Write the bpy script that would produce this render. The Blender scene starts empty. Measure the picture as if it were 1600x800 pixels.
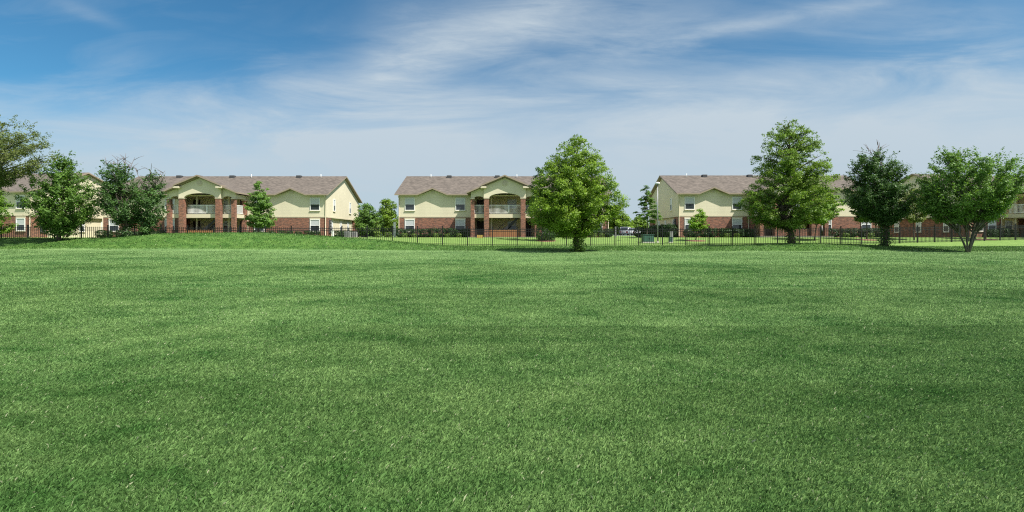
import bpy, bmesh, math, random
import numpy as np
from mathutils import Vector, Matrix
R = math.radians
scene = bpy.context.scene
COL = scene.collection
rng = np.random.default_rng(7)

# ------------------------------------------------------------------ helpers
F = 800.0; CZ = 1.6; HY = 371.0            # focal length in photo pixels, eye height, horizon row

def terrain(X, Y):
    X = np.asarray(X, float); Y = np.asarray(Y, float)
    yb = [-60, 0, 8, 20, 34, 42, 46, 50.6, 54, 58, 63, 82, 100, 160, 5000]
    zb = [0, 0, .03, .15, .36, .49, .62, .78, .92, 1.22, 1.60, 1.62, 2.0, 2.2, 2.2]
    z = np.interp(Y, yb, zb) - .0016 * X * np.clip(Y / 42, 0, 1) * np.clip((62 - Y) / 14, 0, 1)
    hp = np.interp(X, [-75, -60, -46, -40, -36.8, -34.5, -31.6, -28.7, -25.5, -23, -20, -17, -14.4, -11.5, -8.6, -5.8, -3.6],
                   [0, .5, .80, .78, .90, 1.04, 1.24, 1.32, 1.34, 1.31, 1.22, 1.05, .88, .62, .36, .12, 0])
    hp2 = np.interp(X, [14, 19, 23, 27, 31, 35, 39], [0, .14, .36, .44, .36, .14, 0])
    s = np.clip((Y - 41.0) / 5.0, 0, 1); s = s * s * (3 - 2 * s)
    t = np.clip((51.5 - Y) / 5.0, 0, 1); t = t * t * (3 - 2 * t)
    z = z + (hp + hp2) * s * t
    z = z + .02 * np.sin(X * .55 + np.sin(Y * .31)) * np.sin(Y * .42) * np.clip(Y / 12, .3, 1) * (Y < 62)
    return z
def zg(x, y): return float(terrain(x, y))
def at(px, Y): return (px - 800.0) / F * Y
def zpx(py, Y): return CZ + (HY - py) / F * Y

def tag(o, label=None, cat=None, group=None, kind=None):
    if label: o['label'] = label
    if cat: o['category'] = cat
    if group: o['group'] = group
    if kind: o['kind'] = kind
    return o
def empty(name, loc, rz=0, label=None, cat=None, group=None):
    o = bpy.data.objects.new(name, None); COL.objects.link(o)
    o.location = loc; o.rotation_euler = (0, 0, rz); o.empty_display_size = .3
    return tag(o, label, cat, group)
def link(name, bm, mats, parent=None, smooth=False):
    me = bpy.data.meshes.new(name)
    bm.normal_update()
    bm.to_mesh(me); bm.free()
    for m in (mats if isinstance(mats, (list, tuple)) else [mats]): me.materials.append(m)
    if smooth:
        for p in me.polygons: p.use_smooth = True
    o = bpy.data.objects.new(name, me); COL.objects.link(o)
    if parent: o.parent = parent
    return o
def copy_tree(o, parent=None):
    c = o.copy(); COL.objects.link(c); c.parent = parent
    for ch in list(o.children): copy_tree(ch, c)
    return c
def box(bm, x0, y0, z0, x1, y1, z1, mi=0, bev=0):
    vs = [bm.verts.new(p) for p in ((x0,y0,z0),(x1,y0,z0),(x1,y1,z0),(x0,y1,z0),(x0,y0,z1),(x1,y0,z1),(x1,y1,z1),(x0,y1,z1))]
    fs = [bm.faces.new([vs[i] for i in q]) for q in ((3,2,1,0),(4,5,6,7),(0,1,5,4),(1,2,6,5),(2,3,7,6),(3,0,4,7))]
    for f in fs: f.material_index = mi
    if bev:
        r = bmesh.ops.bevel(bm, geom=list({e for f in fs for e in f.edges}), offset=bev, segments=2, affect='EDGES', profile=.6)
        for f in r['faces']: f.material_index = mi
    return vs
def prism(bm, pts, axis, a, b, mi=0):
    """extrude the outline pts (2-D) from a to b along axis 'x' (pts=y,z) or 'y' (pts=x,z)"""
    def P(p, t): return (t, p[0], p[1]) if axis == 'x' else ((p[0], t, p[1]) if axis == 'y' else (p[0], p[1], t))
    A = [bm.verts.new(P(p, a)) for p in pts]; B = [bm.verts.new(P(p, b)) for p in pts]
    n = len(pts); fs = [bm.faces.new(A), bm.faces.new(B[::-1])]
    for i in range(n): fs.append(bm.faces.new((A[i], B[i], B[(i+1) % n], A[(i+1) % n])))
    for f in fs: f.material_index = mi
    bmesh.ops.recalc_face_normals(bm, faces=fs)
    return fs
def tube(bm, pts, rad, seg=7, mi=0, cap=True):
    pts = [Vector(p) for p in pts]; rings = []
    for i, p in enumerate(pts):
        d = (pts[min(i+1, len(pts)-1)] - pts[max(i-1, 0)]).normalized()
        u = d.orthogonal().normalized() if i == 0 else (u - d * u.dot(d)).normalized()
        v = d.cross(u)
        rings.append([bm.verts.new(p + (u * math.cos(k*2*math.pi/seg) + v * math.sin(k*2*math.pi/seg)) * rad[i]) for k in range(seg)])
    for a, b in zip(rings, rings[1:]):
        for k in range(seg):
            f = bm.faces.new((a[k], a[(k+1) % seg], b[(k+1) % seg], b[k])); f.material_index = mi; f.smooth = True
    if cap:
        bm.faces.new(rings[0][::-1]).material_index = mi; bm.faces.new(rings[-1]).material_index = mi

# ------------------------------------------------------------------ node helper
class NT:
    def __init__(s, nt): s.nt = nt; s.N = nt.nodes; s.L = nt.links
    def add(s, t, **kw):
        n = s.N.new(t)
        for k, v in kw.items(): setattr(n, k, v)
        return n
    def put(s, sock, v):
        if isinstance(v, bpy.types.NodeSocket): s.L.new(v, sock)
        elif isinstance(v, (tuple, list)): sock.default_value = tuple(v) + ((1,) if len(v) == 3 and sock.type == 'RGBA' else ())
        else: sock.default_value = v
    def m(s, op, a, b=None, c=None, clamp=False):
        n = s.add('ShaderNodeMath', operation=op, use_clamp=clamp)
        for i, v in enumerate((a, b, c)):
            if v is not None: s.put(n.inputs[i], v)
        return n.outputs[0]
    def mix(s, f, a, b, bt='MIX'):
        n = s.add('ShaderNodeMix', data_type='RGBA', blend_type=bt)
        s.put(n.inputs[0], f); s.put(n.inputs[6], a); s.put(n.inputs[7], b); return n.outputs[2]
    def noise(s, vec, scale, detail=4, rough=.55, dist=0, out=0):
        n = s.add('ShaderNodeTexNoise'); s.put(n.inputs['Vector'], vec)
        n.inputs['Scale'].default_value = scale; n.inputs['Detail'].default_value = detail
        n.inputs['Roughness'].default_value = rough; n.inputs['Distortion'].default_value = dist
        return n.outputs[out]
    def rng(s, v, a, b, c=0., d=1., smooth=False):
        n = s.add('ShaderNodeMapRange'); n.interpolation_type = 'SMOOTHSTEP' if smooth else 'LINEAR'
        s.put(n.inputs[0], v)
        for i, x in enumerate((a, b, c, d)): s.put(n.inputs[i+1], x)
        return n.outputs[0]
    def mapping(s, vec, scale=(1,1,1), loc=(0,0,0), rot=(0,0,0)):
        n = s.add('ShaderNodeMapping'); s.put(n.inputs[0], vec)
        n.inputs['Scale'].default_value = scale; n.inputs['Location'].default_value = loc; n.inputs['Rotation'].default_value = rot
        return n.outputs[0]
def new_mat(name):
    m = bpy.data.materials.new(name); m.use_nodes = True
    t = NT(m.node_tree); p = t.N['Principled BSDF']
    return m, t, p
def bump(t, p, h, strength=.3, dist=.02):
    b = t.add('ShaderNodeBump'); b.inputs['Strength'].default_value = strength; b.inputs['Distance'].default_value = dist
    t.put(b.inputs['Height'], h); t.put(p.inputs['Normal'], b.outputs[0])
def mat(name, col, rough=.7, var=.12, scale=3., metal=0., spec=.3, b=0):
    m, t, p = new_mat(name)
    tc = t.add('ShaderNodeTexCoord').outputs['Object']
    n = t.noise(tc, scale, 5, .6)
    c = t.mix(n, tuple(x*(1-var) for x in col), tuple(min(1, x*(1+var)) for x in col))
    t.put(p.inputs['Base Color'], c); p.inputs['Roughness'].default_value = rough
    p.inputs['Metallic'].default_value = metal; p.inputs['Specular IOR Level'].default_value = spec
    if b: bump(t, p, t.noise(tc, scale*6, 3), b)
    return m

# ------------------------------------------------------------------ materials
def grass_colour(t, pos, base=1.0):
    """turf tones that stay put on the ground: patches, streaks of paler grass, the rough strip past the mown lawn"""
    sx = t.mapping(pos, (.16, .30, 0))
    n1 = t.noise(sx, 1.0, 6, .62, .5)
    n2 = t.noise(t.mapping(pos, (.9, 1.3, 0), (7, 3, 0)), 1.0, 5, .65, .3)
    n3 = t.noise(t.mapping(pos, (6, 7, 0)), 1.0, 3, .6)
    f = t.m('ADD', t.m('MULTIPLY', n1, .48), t.m('ADD', t.m('MULTIPLY', n2, .42), t.m('MULTIPLY', n3, .16)))
    f = t.rng(f, .40, .66)
    c = t.mix(f, (.036, .122, .022), (.195, .318, .108))
    sep = t.add('ShaderNodeSeparateXYZ'); t.put(sep.inputs[0], pos)
    wob = t.m('MULTIPLY', t.m('SUBTRACT', t.noise(t.mapping(pos, (.08, .08, 0)), 1.0, 3), .5), 1.5)
    yy = t.m('ADD', sep.outputs[1], wob)
    rough = t.m('MULTIPLY', t.rng(yy, 41.7, 42.3, 0, 1), t.rng(yy, 50.3, 51.2, 1, 0))
    rc = t.mix(t.rng(n2, .35, .65), (.046, .122, .022), (.110, .210, .046))
    c = t.mix(rough, c, rc)
    pale = t.m('MULTIPLY', t.m('MULTIPLY', t.rng(yy, 24, 41, 0, .5), t.rng(yy, 41.7, 42.3, 1, 0)), t.rng(n1, .3, .6, .5, 1.))
    c = t.mix(pale, c, (.235, .36, .150))
    far = t.rng(yy, 50.6, 51.6)
    fc = t.mix(t.rng(n2, .3, .7), (.13, .235, .055), (.22, .33, .09))
    return t.mix(far, c, fc)

def lawn_material():
    m, t, p = new_mat('lawn_turf')
    pos = t.add('ShaderNodeNewGeometry').outputs['Position']
    c = grass_colour(t, pos)
    fine = t.noise(t.mapping(pos, (30, 34, 0)), 1., 4, .7)
    mid = t.noise(t.mapping(pos, (9, 11, 0)), 1., 4, .7)
    k = t.m('ADD', t.m('MULTIPLY', t.rng(fine, .3, .7), .5), t.m('MULTIPLY', t.rng(mid, .3, .7), .5))
    c = t.mix(1., c, t.mix(k, (.45, .45, .45), (1.25, 1.25, 1.2)), 'MULTIPLY')
    t.put(p.inputs['Base Color'], c); p.inputs['Roughness'].default_value = .9
    p.inputs['Specular IOR Level'].default_value = .15
    bump(t, p, t.m('ADD', fine, mid), .8, .05)
    return m
def blade_material():
    m, t, p = new_mat('grass_blade')
    pos = t.add('ShaderNodeNewGeometry').outputs['Position']
    c = grass_colour(t, pos)
    a = t.add('ShaderNodeAttribute'); a.attribute_name = 'tint'
    c = t.mix(1., c, t.mix(t.rng(a.outputs['Fac'], 0, .9), (.42, .48, .38), (1.62, 1.5, 1.55)), 'MULTIPLY')
    c = t.mix(t.rng(a.outputs['Fac'], .987, .99), c, (.40, .44, .26))
    t.put(p.inputs['Base Color'], c); p.inputs['Roughness'].default_value = .55
    p.inputs['Specular IOR Level'].default_value = .25
    tr = t.add('ShaderNodeBsdfTranslucent'); t.put(tr.inputs[0], c)
    mx = t.add('ShaderNodeMixShader'); mx.inputs[0].default_value = .3
    t.L.new(p.outputs[0], mx.inputs[1]); t.L.new(tr.outputs[0], mx.inputs[2])
    t.L.new(mx.outputs[0], t.N['Material Output'].inputs[0])
    return m
def leaf_material(name, dark, light, trans=.35):
    m, t, p = new_mat(name)
    a = t.add('ShaderNodeAttribute'); a.attribute_name = 'tint'
    c = t.mix(a.outputs['Fac'], dark, light)
    t.put(p.inputs['Base Color'], c); p.inputs['Roughness'].default_value = .5
    p.inputs['Specular IOR Level'].default_value = .3
    tr = t.add('ShaderNodeBsdfTranslucent'); t.put(tr.inputs[0], t.mix(1., c, (1.3, 1.35, .5), 'MULTIPLY'))
    mx = t.add('ShaderNodeMixShader'); mx.inputs[0].default_value = trans
    t.L.new(p.outputs[0], mx.inputs[1]); t.L.new(tr.outputs[0], mx.inputs[2])
    t.L.new(mx.outputs[0], t.N['Material Output'].inputs[0])
    return m
def brick_material():
    m, t, p = new_mat('brick')
    tc = t.add('ShaderNodeTexCoord').outputs['Object']
    geo = t.add('ShaderNodeNewGeometry')
    sep = t.add('ShaderNodeSeparateXYZ'); t.put(sep.inputs[0], tc)
    u = t.m('ADD', sep.outputs[0], sep.outputs[1])
    cb = t.add('ShaderNodeCombineXYZ'); t.put(cb.inputs[0], u); t.put(cb.inputs[1], sep.outputs[2])
    br = t.add('ShaderNodeTexBrick'); t.put(br.inputs['Vector'], cb.outputs[0])
    br.inputs['Scale'].default_value = 1.0
    br.inputs['Brick Width'].default_value = .24; br.inputs['Row Height'].default_value = .085
    br.inputs['Mortar Size'].default_value = .008; br.inputs['Bias'].default_value = -.1
    br.inputs['Color1'].default_value = (.235, .085, .046, 1); br.inputs['Color2'].default_value = (.085, .034, .024, 1)
    br.inputs['Mortar'].default_value = (.24, .19, .15, 1)
    n = t.noise(t.mapping(tc, (2.4, 2.4, 7)), 1, 3)
    c = t.mix(1., br.outputs[0], t.mix(t.rng(n, .3, .7), (.62, .6, .6), (1.45, 1.4, 1.4)), 'MULTIPLY')
    t.put(p.inputs['Base Color'], c); p.inputs['Roughness'].default_value = .85
    bump(t, p, br.outputs[1], -.4, .01)
    return m
def siding_material(name, col):
    m, t, p = new_mat(name)
    tc = t.add('ShaderNodeTexCoord').outputs['Object']
    sep = t.add('ShaderNodeSeparateXYZ'); t.put(sep.inputs[0], tc)
    h = t.m('FRACT', t.m('MULTIPLY', sep.outputs[2], 5.))
    n = t.noise(t.mapping(tc, (.6, .6, .25)), 1., 5, .6)
    st = t.noise(t.mapping(tc, (3, 3, .3)), 1., 3, .6)
    c = t.mix(t.rng(n, .3, .7), tuple(x*.93 for x in col), tuple(x*1.05 for x in col))
    c = t.mix(t.m('MULTIPLY', t.rng(st, .55, .75), .12), c, tuple(x*.6 for x in col))
    c = t.mix(t.m('MULTIPLY', t.m('LESS_THAN', h, .09), .22), c, tuple(x*.55 for x in col))
    t.put(p.inputs['Base Color'], c); p.inputs['Roughness'].default_value = .75
    bump(t, p, h, .25, .02)
    return m
def shingle_material():
    m, t, p = new_mat('shingle')
    tc = t.add('ShaderNodeTexCoord').outputs['Object']
    v = t.add('ShaderNodeTexBrick'); t.put(v.inputs['Vector'], t.mapping(tc, (1, 1, 0)))
    v.inputs['Scale'].default_value = 1; v.inputs['Brick Width'].default_value = .34; v.inputs['Row Height'].default_value = .14
    v.inputs['Mortar Size'].default_value = .006
    v.inputs['Color1'].default_value = (.162, .142, .125, 1); v.inputs['Color2'].default_value = (.092, .083, .074, 1)
    v.inputs['Mortar'].default_value = (.07, .055, .05, 1)
    n = t.noise(t.mapping(tc, (1.2, 2.4, 0)), 1., 5, .7)
    c = t.mix(1., v.outputs[0], t.mix(t.rng(n, .3, .7), (.8, .78, .78), (1.2, 1.17, 1.15)), 'MULTIPLY')
    t.put(p.inputs['Base Color'], c); p.inputs['Roughness'].default_value = .95
    p.inputs['Specular IOR Level'].default_value = .1
    bump(t, p, v.outputs[1], -.5, .015)
    return m
def glass_material(name, col):
    m, t, p = new_mat(name)
    tc = t.add('ShaderNodeTexCoord').outputs['Object']
    n = t.noise(tc, 1.3, 2)
    t.put(p.inputs['Base Color'], t.mix(n, tuple(x*.7 for x in col), tuple(x*1.2 for x in col)))
    p.inputs['Roughness'].default_value = .06; p.inputs['Specular IOR Level'].default_value = .6
    return m
def blind_material():
    m, t, p = new_mat('window_blind')
    tc = t.add('ShaderNodeTexCoord').outputs['Object']
    sep = t.add('ShaderNodeSeparateXYZ'); t.put(sep.inputs[0], tc)
    h = t.m('FRACT', t.m('MULTIPLY', sep.outputs[2], 14.))
    t.put(p.inputs['Base Color'], t.mix(t.m('LESS_THAN', h, .25), (.50, .52, .53), (.33, .35, .36)))
    p.inputs['Roughness'].default_value = .25
    return m
def bark_material(name, col):
    m, t, p = new_mat(name)
    tc = t.add('ShaderNodeTexCoord').outputs['Object']
    n = t.noise(t.mapping(tc, (9, 9, 2)), 1., 5, .7)
    t.put(p.inputs['Base Color'], t.mix(t.rng(n, .3, .7), tuple(x*.5 for x in col), tuple(x*1.4 for x in col)))
    p.inputs['Roughness'].default_value = .95; bump(t, p, n, .8, .03)
    return m

M = {}
M['lawn'] = lawn_material(); M['blade'] = blade_material()
M['brick'] = brick_material()
M['siding'] = siding_material('cream_siding', (.61, .555, .41))
M['trim'] = mat('cream_trim', (.56, .50, .37), .6, .06)
M['fascia'] = mat('tan_fascia', (.27, .22, .165), .6, .08)
M['white'] = mat('white_paint', (.72, .72, .70), .45, .05)
M['shingle'] = shingle_material()
M['glass'] = glass_material('window_glass', (.03, .038, .045))
M['blind'] = blind_material()
M['door'] = mat('dark_door', (.035, .022, .018), .5)
M['inner'] = siding_material('recess_siding', (.66, .56, .32))
M['ceil'] = mat('porch_ceiling', (.62, .55, .38), .8)
M['iron'] = mat('black_iron', (.012, .013, .014), .45, .2, 8)
M['steel'] = mat('dark_stair_steel', (.03, .03, .032), .5)
M['wood'] = mat('stained_fence_wood', (.27, .125, .055), .75, .35, 5)
M['green_box'] = mat('green_enclosure', (.045, .115, .085), .5, .15, 2)
M['grey'] = mat('grey_metal', (.30, .30, .30), .45, .15, 4, .3)
M['dgrey'] = mat('dark_grey_plastic', (.06, .06, .062), .5)
M['asphalt'] = mat('asphalt', (.055, .055, .057), .9, .25, 2)
M['concrete'] = mat('concrete', (.42, .40, .36), .9, .15, 1.5)
M['old_concrete'] = mat('old_concrete', (.17, .155, .13), .9, .2, 1.5)
M['mulch'] = mat('mulch', (.20, .10, .07), .95, .5, 14, b=.8)
M['yellow'] = mat('yellow_plastic', (.55, .36, .10), .5)
M['silver'] = mat('silver_car_paint', (.50, .52, .54), .3, .03, 1, .15, .5)
M['whitecar'] = mat('white_car_paint', (.74, .76, .78), .2, .02, 1, .0, .6)
M['tyre'] = mat('tyre_rubber', (.02, .02, .02), .8)
M['car_glass'] = glass_material('car_glass', (.02, .03, .045))
M['lamp_red'] = mat('tail_lamp', (.35, .02, .02), .2)
M['bark'] = bark_material('bark_brown', (.085, .065, .05))
M['bark_grey'] = bark_material('bark_grey', (.095, .09, .075))
M['bark_dead'] = bark_material('bark_dead', (.15, .12, .11))
M['leaf_cypress'] = leaf_material('leaf_cypress', (.022, .066, .008), (.235, .365, .034))
M['leaf_conifer'] = leaf_material('leaf_conifer', (.020, .058, .009), (.205, .325, .040))
M['leaf_maple'] = leaf_material('leaf_maple', (.014, .048, .010), (.150, .275, .050))
M['leaf_dark'] = leaf_material('leaf_dark', (.013, .042, .010), (.105, .205, .056))
M['leaf_olive'] = leaf_material('leaf_olive', (.045, .075, .018), (.22, .265, .08))
M['leaf_bright'] = leaf_material('leaf_bright', (.04, .11, .012), (.21, .36, .035))
M['leaf_bush'] = leaf_material('leaf_bush', (.010, .030, .008), (.048, .110, .022), .2)
M['leaf_light'] = leaf_material('leaf_light_bush', (.06, .12, .02), (.22, .30, .07))

# ------------------------------------------------------------------ ground
def build_ground():
    xs = np.unique(np.concatenate([np.linspace(-3000, -200, 12), np.linspace(-200, -80, 16), np.arange(-80, 80.1, 1.), np.linspace(80, 200, 16), np.linspace(200, 3000, 12)]))
    ys = np.unique(np.concatenate([np.linspace(-60, -4, 8), np.arange(-4, 70.1, .5), np.linspace(70, 170, 40), np.linspace(170, 4500, 24)]))
    X, Y = np.meshgrid(xs, ys); Z = terrain(X, Y)
    co = np.stack([X, Y, Z], -1).reshape(-1, 3)
    nx, ny = len(xs), len(ys)
    i = np.arange(nx*ny).reshape(ny, nx)
    q = np.stack([i[:-1, :-1], i[:-1, 1:], i[1:, 1:], i[1:, :-1]], -1).reshape(-1, 4)
    me = mesh_np('lawn', co, q)
    me.materials.append(M['lawn'])
    me.polygons.foreach_set('use_smooth', np.ones(len(q), bool))
    o = bpy.data.objects.new('lawn', me); COL.objects.link(o); o['kind'] = 'structure'
def mesh_np(name, co, faces, tint=None):
    me = bpy.data.meshes.new(name); k = faces.shape[1]
    me.vertices.add(len(co)); me.vertices.foreach_set('co', co.astype(np.float32).ravel())
    me.loops.add(faces.size); me.loops.foreach_set('vertex_index', faces.astype(np.int32).ravel())
    me.polygons.add(len(faces)); me.polygons.foreach_set('loop_start', np.arange(0, faces.size, k, dtype=np.int32))
    try: me.polygons.foreach_set('loop_total', np.full(len(faces), k, np.int32))
    except Exception: pass
    me.update(calc_edges=True)
    if tint is not None:
        a = me.attributes.new('tint', 'FLOAT', 'POINT'); a.data.foreach_set('value', tint.astype(np.float32))
    return me
build_ground()

def build_grass():
    zones = [  # y0, y1, blades per m2, length, width
        (1.3, 5.5, 15000, .027, .0028), (5.5, 9, 8000, .027, .0046), (9, 15, 2600, .030, .0076), (15, 26, 700, .034, .014), (26, 41.8, 200, .036, .026), (41.8, 50.4, 110, .075, .040)]
    C, T = [], []
    for y0, y1, d, ln, w in zones:
        k = 1.16
        area = k * (y1**2 - y0**2) + 1.2 * (y1 - y0)
        n = int(area * d)
        u = rng.random(n); y = np.sqrt(y0**2 + u * (y1**2 - y0**2))
        x = (rng.random(n) * 2 - 1) * (k * y + .6)
        z = terrain(x, y)
        a = rng.random(n) * 2 * np.pi
        lean = rng.normal(.9, .35, n)               # radians from upright
        L = ln * rng.lognormal(0, .3, n)
        # combing: blades lie over in drifts
        a = np.where(rng.random(n) < .4, .6 * np.sin(x * .7 + 1.3 * np.sin(y * .5)) + rng.normal(0, .7, n), a)
        dx = np.cos(a) * np.sin(lean) * L; dy = np.sin(a) * np.sin(lean) * L; dz = np.abs(np.cos(lean)) * L + .3*ln
        b = a + np.pi / 2 + rng.normal(0, .5, n); W = w * rng.uniform(.6, 1.3, n)
        wx, wy = np.cos(b) * W / 2, np.sin(b) * W / 2
        z0 = z - .004
        p0 = np.stack([x - wx, y - wy, z0], -1); p1 = np.stack([x + wx, y + wy, z0], -1)
        m = .55
        p2 = np.stack([x + dx*m*.7 + wx*.8, y + dy*m*.7 + wy*.8, z0 + dz*.72], -1)
        p3 = np.stack([x + dx, y + dy, z0 + dz*.9], -1)
        co = np.stack([p0, p1, p2, p3], 1).reshape(-1, 3)
        C.append(co); tt = rng.random(n); T.append(np.repeat(tt, 4))
    co = np.concatenate(C); n = len(co)//4
    me = mesh_np('grass', co, np.arange(n*4).reshape(n, 4), np.concatenate(T))
    me.materials.append(M['blade'])
    o = bpy.data.objects.new('grass', me); COL.objects.link(o)
    tag(o, 'short mown green grass blades covering the whole lawn', 'grass', kind='stuff')
build_grass()

# paths and parking behind the buildings
def strip(name, x0, y0, x1, y1, h, m):
    bm = bmesh.new(); n = 24
    pr = None
    ys = np.linspace(y0, y1, n)
    for y in ys:
        a = bm.verts.new((x0, y, zg(x0, y) + h)); b = bm.verts.new((x1, y, zg(x1, y) + h))
        if pr: bm.faces.new((pr[0], pr[1], b, a))
        pr = (a, b)
    o = link(name, bm, m); o['kind'] = 'structure'; return o
strip('parking_lot', -90, 98, 90, 118, .012, M['asphalt'])
strip('sidewalk', -90, 95.6, 90, 97.2, .09, M['concrete'])
strip('sidewalk', 13.2, 71.5, 21.0, 72.9, .03, M['concrete'])
strip('sidewalk', -23.6, 71.5, -15.4, 72.9, .03, M['concrete'])

# ------------------------------------------------------------------ apartment buildings
DEP = 14.2; PITCH = .417; OV = .62; EAVE = 5.62; WT = 5.64
def window(parent, x0, z0, x1, z1, y=0., axis='y', side=1, header=False, name='window'):
    """sash window on a wall; axis 'y': wall faces -Y at y; axis 'x': wall faces side*X at x=y"""
    fr, gl = bmesh.new(), bmesh.new()
    def bx(bm, a0, c0, a1, c1, d0, d1, mi=0):
        if axis == 'y': box(bm, a0, y - d1, c0, a1, y - d0, c1, mi)
        else:
            xa, xb = sorted((y + side*d0, y + side*d1)); box(bm, xa, a0, c0, xb, a1, c1, mi)
    t = .085
    bx(fr, x0, z0, x1, z0 + t, 0, .075); bx(fr, x0, z1 - t, x1, z1, 0, .075)
    bx(fr, x0, z0 + t, x0 + t, z1 - t, 0, .075); bx(fr, x1 - t, z0 + t, x1, z1 - t, 0, .075)
    zm = (z0 + z1) / 2
    bx(fr, x0 + t, zm - .03, x1 - t, zm + .03, .0, .06)
    bx(gl, x0 + t, z0 + t, x1 - t, zm - .03, .0, .018, 0)
    bx(gl, x0 + t, zm + .03, x1 - t, z1 - t, .0, .03, 1)
    w = link(name, fr, M['white'], parent)
    link('pane', gl, [M['glass'], M['blind']], w)
    s = bmesh.new(); bx(s, x0 - .05, z0 - .08, x1 + .05, z0 - .002, 0, .12); link('sill', s, M['trim'], w)
    if header:
        s = bmesh.new(); bx(s, x0 - .04, z1 + .003, x1 + .04, z1 + .2, 0, .05); link('header', s, M['trim'], w)
    return w

def arch_pts(x0, x1, zs, zt, n=14):
    """points along an arch from right to left springing at zs"""
    cx, h = (x0 + x1) / 2, (x1 - x0) / 2
    return [(cx + h * math.cos(math.pi * i / n), zs + (zt - zs) * math.sin(math.pi * i / n)) for i in range(n + 1)]

def building(label, loc, rz, LW, RW, pc=4.25, rail_low=False, wood=True, meter=None, side_bays=True):
    b = empty('apartment_building', loc, rz, label, 'building', 'two-storey apartment buildings behind the fence')
    xl, xr = -(pc + LW), pc + RW
    rec = 1.6
    # ---- upper walls (pentagon section), lower walls
    yr = DEP / 2
    def topz(y): return EAVE + PITCH * (OV + (y if y < yr else DEP - y)) - .20
    bm = bmesh.new()
    def pent(x0, x1, ya):
        prism(bm, [(ya, 2.66), (ya, topz(ya)), (yr, topz(yr)), (DEP, topz(DEP)), (DEP, 2.66)], 'x', x0, x1)
    pent(xl, -pc, 0); link('siding_wall', bm, M['siding'], b)
    bm = bmesh.new(); pent(pc, xr, 0); link('siding_wall', bm, M['siding'], b)
    for cx in (xl + 4.45, xr - 4.45):
        if xr - pc < 6.5 and cx > 0: continue
        if LW < 6.5 and cx < 0: continue
        zt = lambda d: EAVE + (1.95 - abs(d)) * PITCH - .20
        bm = bmesh.new()
        prism(bm, [(cx - 1.3, 5.2), (cx + 1.3, 5.2), (cx + 1.3, zt(1.3)), (cx, zt(0)), (cx - 1.3, zt(1.3))], 'y', -.012, .25)
        link('gable_wall', bm, M['siding'], b)
    bm = bmesh.new()
    prism(bm, [(rec, 0), (rec, topz(rec)), (yr, topz(yr)), (DEP, topz(DEP)), (DEP, 0)], 'x', -pc + .003, pc - .003)
    link('recess_wall', bm, M['inner'], b)
    for x0, x1 in ((xl, -pc), (pc, xr)):
        for y0, y1 in ((0, 2.0), (DEP - 2, DEP)):
            bm = bmesh.new(); box(bm, x0, y0, -.4, x1, y1, 2.62); link('brick_wall', bm, M['brick'], b)
    for x0, x1 in ((xl + .35, -pc), (pc, xr - .35)):
        bm = bmesh.new(); box(bm, x0, 2.0, -.4, x1, DEP - 2, 2.62); link('lower_siding_wall' if side_bays else 'lower_brick_wall', bm, M['siding' if side_bays else 'brick'], b)
    # ---- trim: band between storeys, corner boards, frieze
    for x0, x1 in ((xl - .03, -pc + .02), (pc - .02, xr + .03)):
        bm = bmesh.new(); box(bm, x0, -.04, 2.60, x1, DEP + .04, 2.76); link('band_board', bm, M['trim'], b)
    for x in (xl, xr):
        s = -1 if x < 0 else 1
        for y in (0, DEP):
            ys = -1 if y == 0 else 1
            xa, xb = sorted((x + s*.028, x - s*.12)); ya, yb = sorted((y + ys*.028, y - ys*.12))
            bm = bmesh.new(); box(bm, xa, ya, 2.765, xb, yb, 5.58); link('corner_board', bm, M['trim'], b)
    # ---- roof: one shell with notches for the front gables
    rof = bmesh.new()
    ex = .45
    ze, zr = EAVE, EAVE + PITCH * (OV + yr)
    V = lambda *p: rof.verts.new(p)
    gables = []
    if LW >= 6.5: gables.append((xl + 4.45, 1.95, -OV))
    gables.append((0, pc + .5, -3.55))
    if RW >= 6.5: gables.append((xr - 4.45, 1.95, -OV))
    edge = [V(xl - ex, -OV, ze)]
    for cx, hw, yf in gables:
        a = V(cx - hw, -OV, ze); ap = V(cx, -OV + hw, ze + hw * PITCH); c = V(cx + hw, -OV, ze)
        fr = V(cx, yf, ze + hw * PITCH)
        if yf < -OV - .01:
            fa = V(cx - hw, yf, ze); fc = V(cx + hw, yf, ze)
            rof.faces.new((fa, fr, ap, a)); rof.faces.new((fr, fc, c, ap))
        else:
            rof.faces.new((a, fr, ap)); rof.faces.new((fr, c, ap))
        edge += [a, ap, c]
    edge.append(V(xr + ex, -OV, ze))
    r1, r0 = V(xr + ex, yr, zr), V(xl - ex, yr, zr)
    rof.faces.new(edge + [r1, r0])
    b0, b1 = V(xl - ex, DEP + OV, ze), V(xr + ex, DEP + OV, ze)
    rof.faces.new((r0, r1, b1, b0))
    bmesh.ops.triangulate(rof, faces=[f for f in rof.faces if len(f.verts) > 4])
    rof.normal_update()
    for f in rof.faces:
        if f.normal.z < 0: f.normal_flip()
    top = list(rof.faces)
    ret = bmesh.ops.extrude_face_region(rof, geom=top, use_keep_orig=True)
    nv = [g for g in ret['geom'] if isinstance(g, bmesh.types.BMVert)]
    for v in nv: v.co.z -= .17
    rof.normal_update()
    tops = set(top)
    for f in rof.faces: f.material_index = 0 if f in tops else 1
    for f in ret['geom']:
        if isinstance(f, bmesh.types.BMFace): f.normal_flip()
    rf = link('roof', rof, [M['shingle'], M['fascia']], b)
    # proud upper gable over the centre bay, with cornice returns
    cw = (2.62 if side_bays else pc) ; gh = cw + .35
    bm = bmesh.new()
    zc = ze + (pc + .5) * PITCH + .12
    zw = zc - gh * PITCH
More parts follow.
